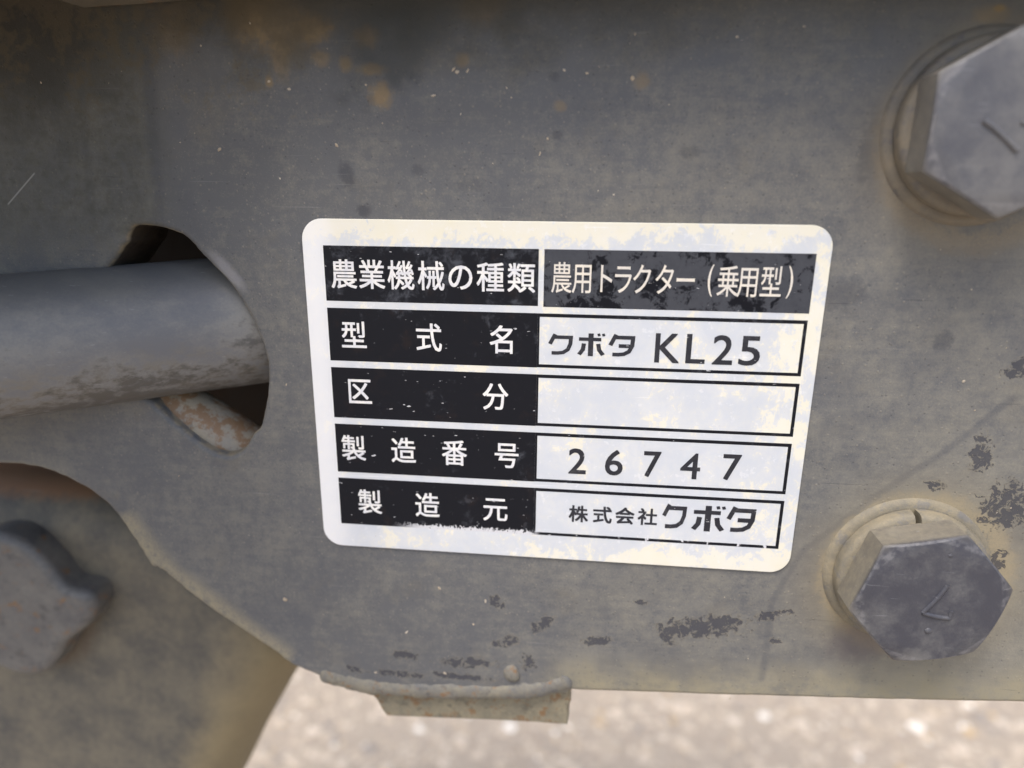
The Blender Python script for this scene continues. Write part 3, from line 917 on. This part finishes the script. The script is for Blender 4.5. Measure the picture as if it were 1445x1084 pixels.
row = [('農', 165, 318), ('用', 258, 322), ('ト', 355, 325), ('ラ', 437, 328), ('ク', 522, 330), ('タ', 622, 333), ('ー', 715, 328), ('(', 825, 332), ('乗', 903, 335), ('用', 993, 337), ('型', 1095, 335), (')', 1178, 338)]
items = []
zc = sum(at(Z8, x, y)[1] for c, x, y in row) / len(row)
for c, x, y in row:
    q = at(Z8, x, y)
    if c in '()':
        items.append((c, q[0], zc, 0.75, 4.5, 0.0, 'fit'))
    else:
        items.append((c, q[0], zc, 3.15, 4.75, 0.012, 'em'))
lettering(items, YL, M_CREAM, hp)
M_ENG = M_BLACK
frames = []
for i in range(1, 5):
    v0 = i * ROWP
    fr = link('value_frame', slab_mesh('value_frame', [rect(0.4556, 0.9995, v0, v0 + 0.181), rect(0.4600, 0.9925, v0 + 0.0115, v0 + 0.1705)], YP, 0.012), M_INK, lab)
    frames.append(fr)
def logo(boxes, zo):
    it = []
    for g, x0, x1, y0, y1 in boxes:
        c = at(zo, (x0 + x1) / 2, (y0 + y1) / 2)
        a, b = at(zo, x0, (y0 + y1) / 2), at(zo, x1, (y0 + y1) / 2)
        e, f = at(zo, (x0 + x1) / 2, y0), at(zo, (x0 + x1) / 2, y1)
        it.append((g, c[0], c[1], b[0] - a[0], e[1] - f[1], 0, 'fit'))
    return it
it = logo([(LOGO_KU, 105, 215, 568, 662), (LOGO_BO, 235, 358, 566, 668), (LOGO_TA, 372, 490, 570, 670)], Z8)
for ch, x, y, wd in (('K', 634, 633, 3.45), ('L', 760, 636, 2.65), ('2', 880, 641, 2.75), ('5', 999, 645, 2.85)):
    q = at(Z8, x, y)
    it.append((ch, q[0], q[1], wd, 4.25, 0.008, 'fit'))
lettering(it, YL, M_BLACK, frames[0])
it = []
for ch, x, y, wd in (('2', 257, 485, 2.6), ('6', 435, 492, 2.6), ('7', 620, 500, 2.5), ('4', 806, 509, 2.85), ('7', 1006, 515, 2.6)):
    q = at(ZB, x, y)
    it.append((ch, q[0], q[1], wd, 4.1, 0.008, 'fit'))
lettering(it, YL, M_BLACK, frames[2])
it = []
for ch, x, y in (('株', 262, 740), ('式', 378, 745), ('会', 487, 750), ('社', 598, 755)):
    q = at(ZB, x, y)
    it.append((ch, q[0], q[1], 3.1, 3.0, 0.065, 'em'))
it += logo([(LOGO_KU, 668, 787, 692, 812), (LOGO_BO, 812, 975, 700, 826), (LOGO_TA, 980, 1122, 705, 830)], ZB)
lettering(it, YL, M_BLACK, frames[3])

# ---------------------------------------------------------------- bolts
def hex_mesh(ap, h, y0, rot, n=16):
    b = bmesh.new()
    r0 = ap * 0.985
    ang = [2 * math.pi * (s * n + j) / (6 * n) for s in range(6) for j in range(n)]
    rh = []
    for a in ang:
        q = (a + math.pi / 6) % (math.pi / 3) - math.pi / 6
        q = ap / math.cos(q)
        rh.append(min(q, ap * 1.1547 - 0.12 + 0.12 * (q / (ap * 1.1547)) ** 40 * 0.3))
    def ring(rad, dep):
        return [b.verts.new((rad[i] * math.cos(a + rot) * MM, -(y0 + dep[i]) * MM, rad[i] * math.sin(a + rot) * MM)) for i, a in enumerate(ang)]
    N = len(ang)
    rim = [h - 0.35 - max(0.0, rh[i] - r0) * 0.42 for i in range(N)]
    rings = [ring(rh, [0] * N), ring(rh, rim), ring([r - 0.28 for r in rh], [q + 0.26 for q in rim])]
    for f in (0.93, 0.8, 0.55, 0.3, 0.1):
        rings.append(ring([min(r0 * f, rh[i] - .5) for i in range(N)], [h - 0.10 * f * f - 0.04 + 0.05 * math.sin(5 * a * f + f * 9) * f for a in ang]))
    for p, q in zip(rings, rings[1:]):
        for i in range(N):
            b.faces.new((p[i], p[(i + 1) % N], q[(i + 1) % N], q[i]))
    b.faces.new(rings[-1])
    b.faces.new(rings[0][::-1])
    return finish(from_bm(b, 'head'), 22)

def washer_mesh(name, r_in, r_out, y0, th, rot=0.0, gap=0.0, lift=0.0, n=96, bev=0.35):
    prof = [(r_in, 0), (r_in, th - bev), (r_in + bev, th), (r_out - bev * 1.6, th), (r_out - bev * .5, th - bev * .5), (r_out, th - bev * 1.6), (r_out, 0)]
    b = bmesh.new()
    span = 2 * math.pi - gap
    m = n if not gap else n + 1
    rings = []
    for i in range(m):
        a = rot + gap / 2 + span * i / n
        l = lift * (i / n) if gap else 0
        rings.append([b.verts.new((r * math.cos(a) * MM, -(y0 + z + l * (z > 0)) * MM, r * math.sin(a) * MM)) for r, z in prof])
    K = len(prof)
    for i in range(n):
        p, q = rings[i], rings[(i + 1) % m]
        for j in range(K):
            b.faces.new((p[j], p[(j + 1) % K], q[(j + 1) % K], q[j]))
    if gap:
        b.faces.new(rings[0][::-1])
        b.faces.new(rings[-1])
    return finish(from_bm(b, name), 50)

def local(c, px, py, d):
    p = P(px, py, d)
    return (p.x - c.x, p.y - c.y, p.z - c.z)

def bolt(c, rot, gap_at, label, mh, mw, ap, h_head, marks):
    t = empty('hex_bolt', (c.x, 0, c.z))
    tag(t, label, 'bolt', 'hex bolts holding the side plate')
    link('flat_washer', washer_mesh('flat_washer', 6.6, 12.3, -0.05, 0.75, n=96, bev=0.6), mw, t, True)
    link('lock_washer', washer_mesh('lock_washer', 6.6, 10.9, 1.06, 2.0, gap_at, 0.07, 0.35, bev=0.5), mw, t, True)
    Y0 = 3.1
    link('head', hex_mesh(ap, h_head, Y0, rot), mh, t, True)
    face = -(Y0 + h_head) + 0.10
    VV = None
    for pl, r in marks:
        pts = [local(c, x, y, face) for x, y in pl]
        if len(pts) == 1:
            me = lump_mesh('stamped_mark', pts[0], r, 5, .5, 2, .05)
        else:
            pts = [tuple(q) for q in catmull(pts, 5, False)]
            me = tube_mesh('stamped_mark', pts, [r] * len(pts), 10, True, 0.06, 2)
        link('stamped_mark', me, mh, t, True)
    return t
AP, HH = 9.6, 5.6
face_d = -(3.1 + HH)
zo6 = (1080, 650, 2.852)
f6 = lambda l: [(1080 + x / 2.852, 650 + y / 2.852) for x, y in l]
fc = P(1316, 852, face_d)
B1 = Vector((fc.x, 0, fc.z))
v1 = P(1213.2, 863.9, face_d)
rot1 = math.atan2(v1.z - fc.z, v1.x - fc.x) - math.pi / 6
bolt(B1, rot1, math.radians(96), 'dark hex bolt head stamped with a seven, lower right of the label', M_HEAD, M_WASH, AP, HH,
     [(f6([(733, 503), (690, 555), (632, 612)]), 0.34), (f6([(632, 612), (690, 628), (740, 634)]), 0.34), (f6([(740, 634), (744, 618), (748, 603)]), 0.32), (f6([(655, 685)]), 0.5), (f6([(745, 383)]), .3)])
V3 = P(1413.5, 311, face_d)
B2 = Vector((V3.x, 0, V3.z + AP * 1.1547))
f5 = lambda l: [(1000 + x / 3.011, y / 3.011) for x, y in l]
bolt(B2, 0.0, math.radians(75), 'blurred grey hex bolt head cut off by the upper right corner of the view', M_HEAD2, M_WASH2, AP, HH,
     [(f5([(1165, 512), (1200, 535), (1250, 580), (1310, 640)]), 0.40), (f5([(1325, 520), (1400, 545), (1450, 600)]), 0.28)])

# ---------------------------------------------------------------- crumbs of dried mud stuck to the plate
V, F = [], []
R = random.Random(21)
spots = [(640, 98, .45), (645, 102, .35), (660, 100, .28), (612, 135, .38), (892, 110, .42), (773, 196, .4), (762, 217, .28), (310, 211, .4), (380, 115, .42), (408, 126, .3), (475, 205, .25), (402, 846, .55),
         (574, 892, .45), (620, 830, .35), (516, 120, .25), (828, 103, .25), (796, 99, .22), (715, 124, .2), (866, 275, .25), (395, 252, .22), (1172, 238, .25), (1040, 52, .3), (1290, 189, .3), (1030, 985, .3),
         (337, 417, .22), (374, 487, .22), (404, 543, .2), (428, 548, .22), (530, 949, .4), (628, 950, .4), (668, 881, .3), (1360, 538, .3), (685, 848, .3)]
for i in range(70):
    spots.append((R.uniform(20, 1430), R.uniform(30, 960), R.uniform(.08, .19)))
def crumb(x, z, s):
    b = len(V)
    m = Matrix.Rotation(R.uniform(0, 6.28), 3, 'Y') @ Matrix.Diagonal((s * R.uniform(.8, 1.6), s * .45, s * R.uniform(.5, .9)))
    for c in iv:
        q = m @ (c * R.uniform(.55, 1.25))
        V.append(((q.x + x) * MM, (q.y - s * .1) * MM, (q.z + z) * MM))
    F.extend([[i + b for i in f] for f in ifc])
for x, y, s in spots:
    if 425 < x < 1178 and 300 < y < 812: continue
    if x < 385 and 310 < y < 650: continue
    if x < 480 and y > 655 and y > 655 + x * 0.62: continue
    if x > 1150 and (y < 330 or 690 < y < 950) and R.random() < .8: continue
    p = P(x, y, 0)
    crumb(p.x, p.z, s * .85)
me = bpy.data.meshes.new('mud_crumbs')
me.from_pydata(V, [], F)
mc = link('mud_crumbs', me, M_CRUMB)
tag(mc, 'tiny pale crumbs of dried mud stuck on the dark steel plate', 'dirt', None, 'stuff')
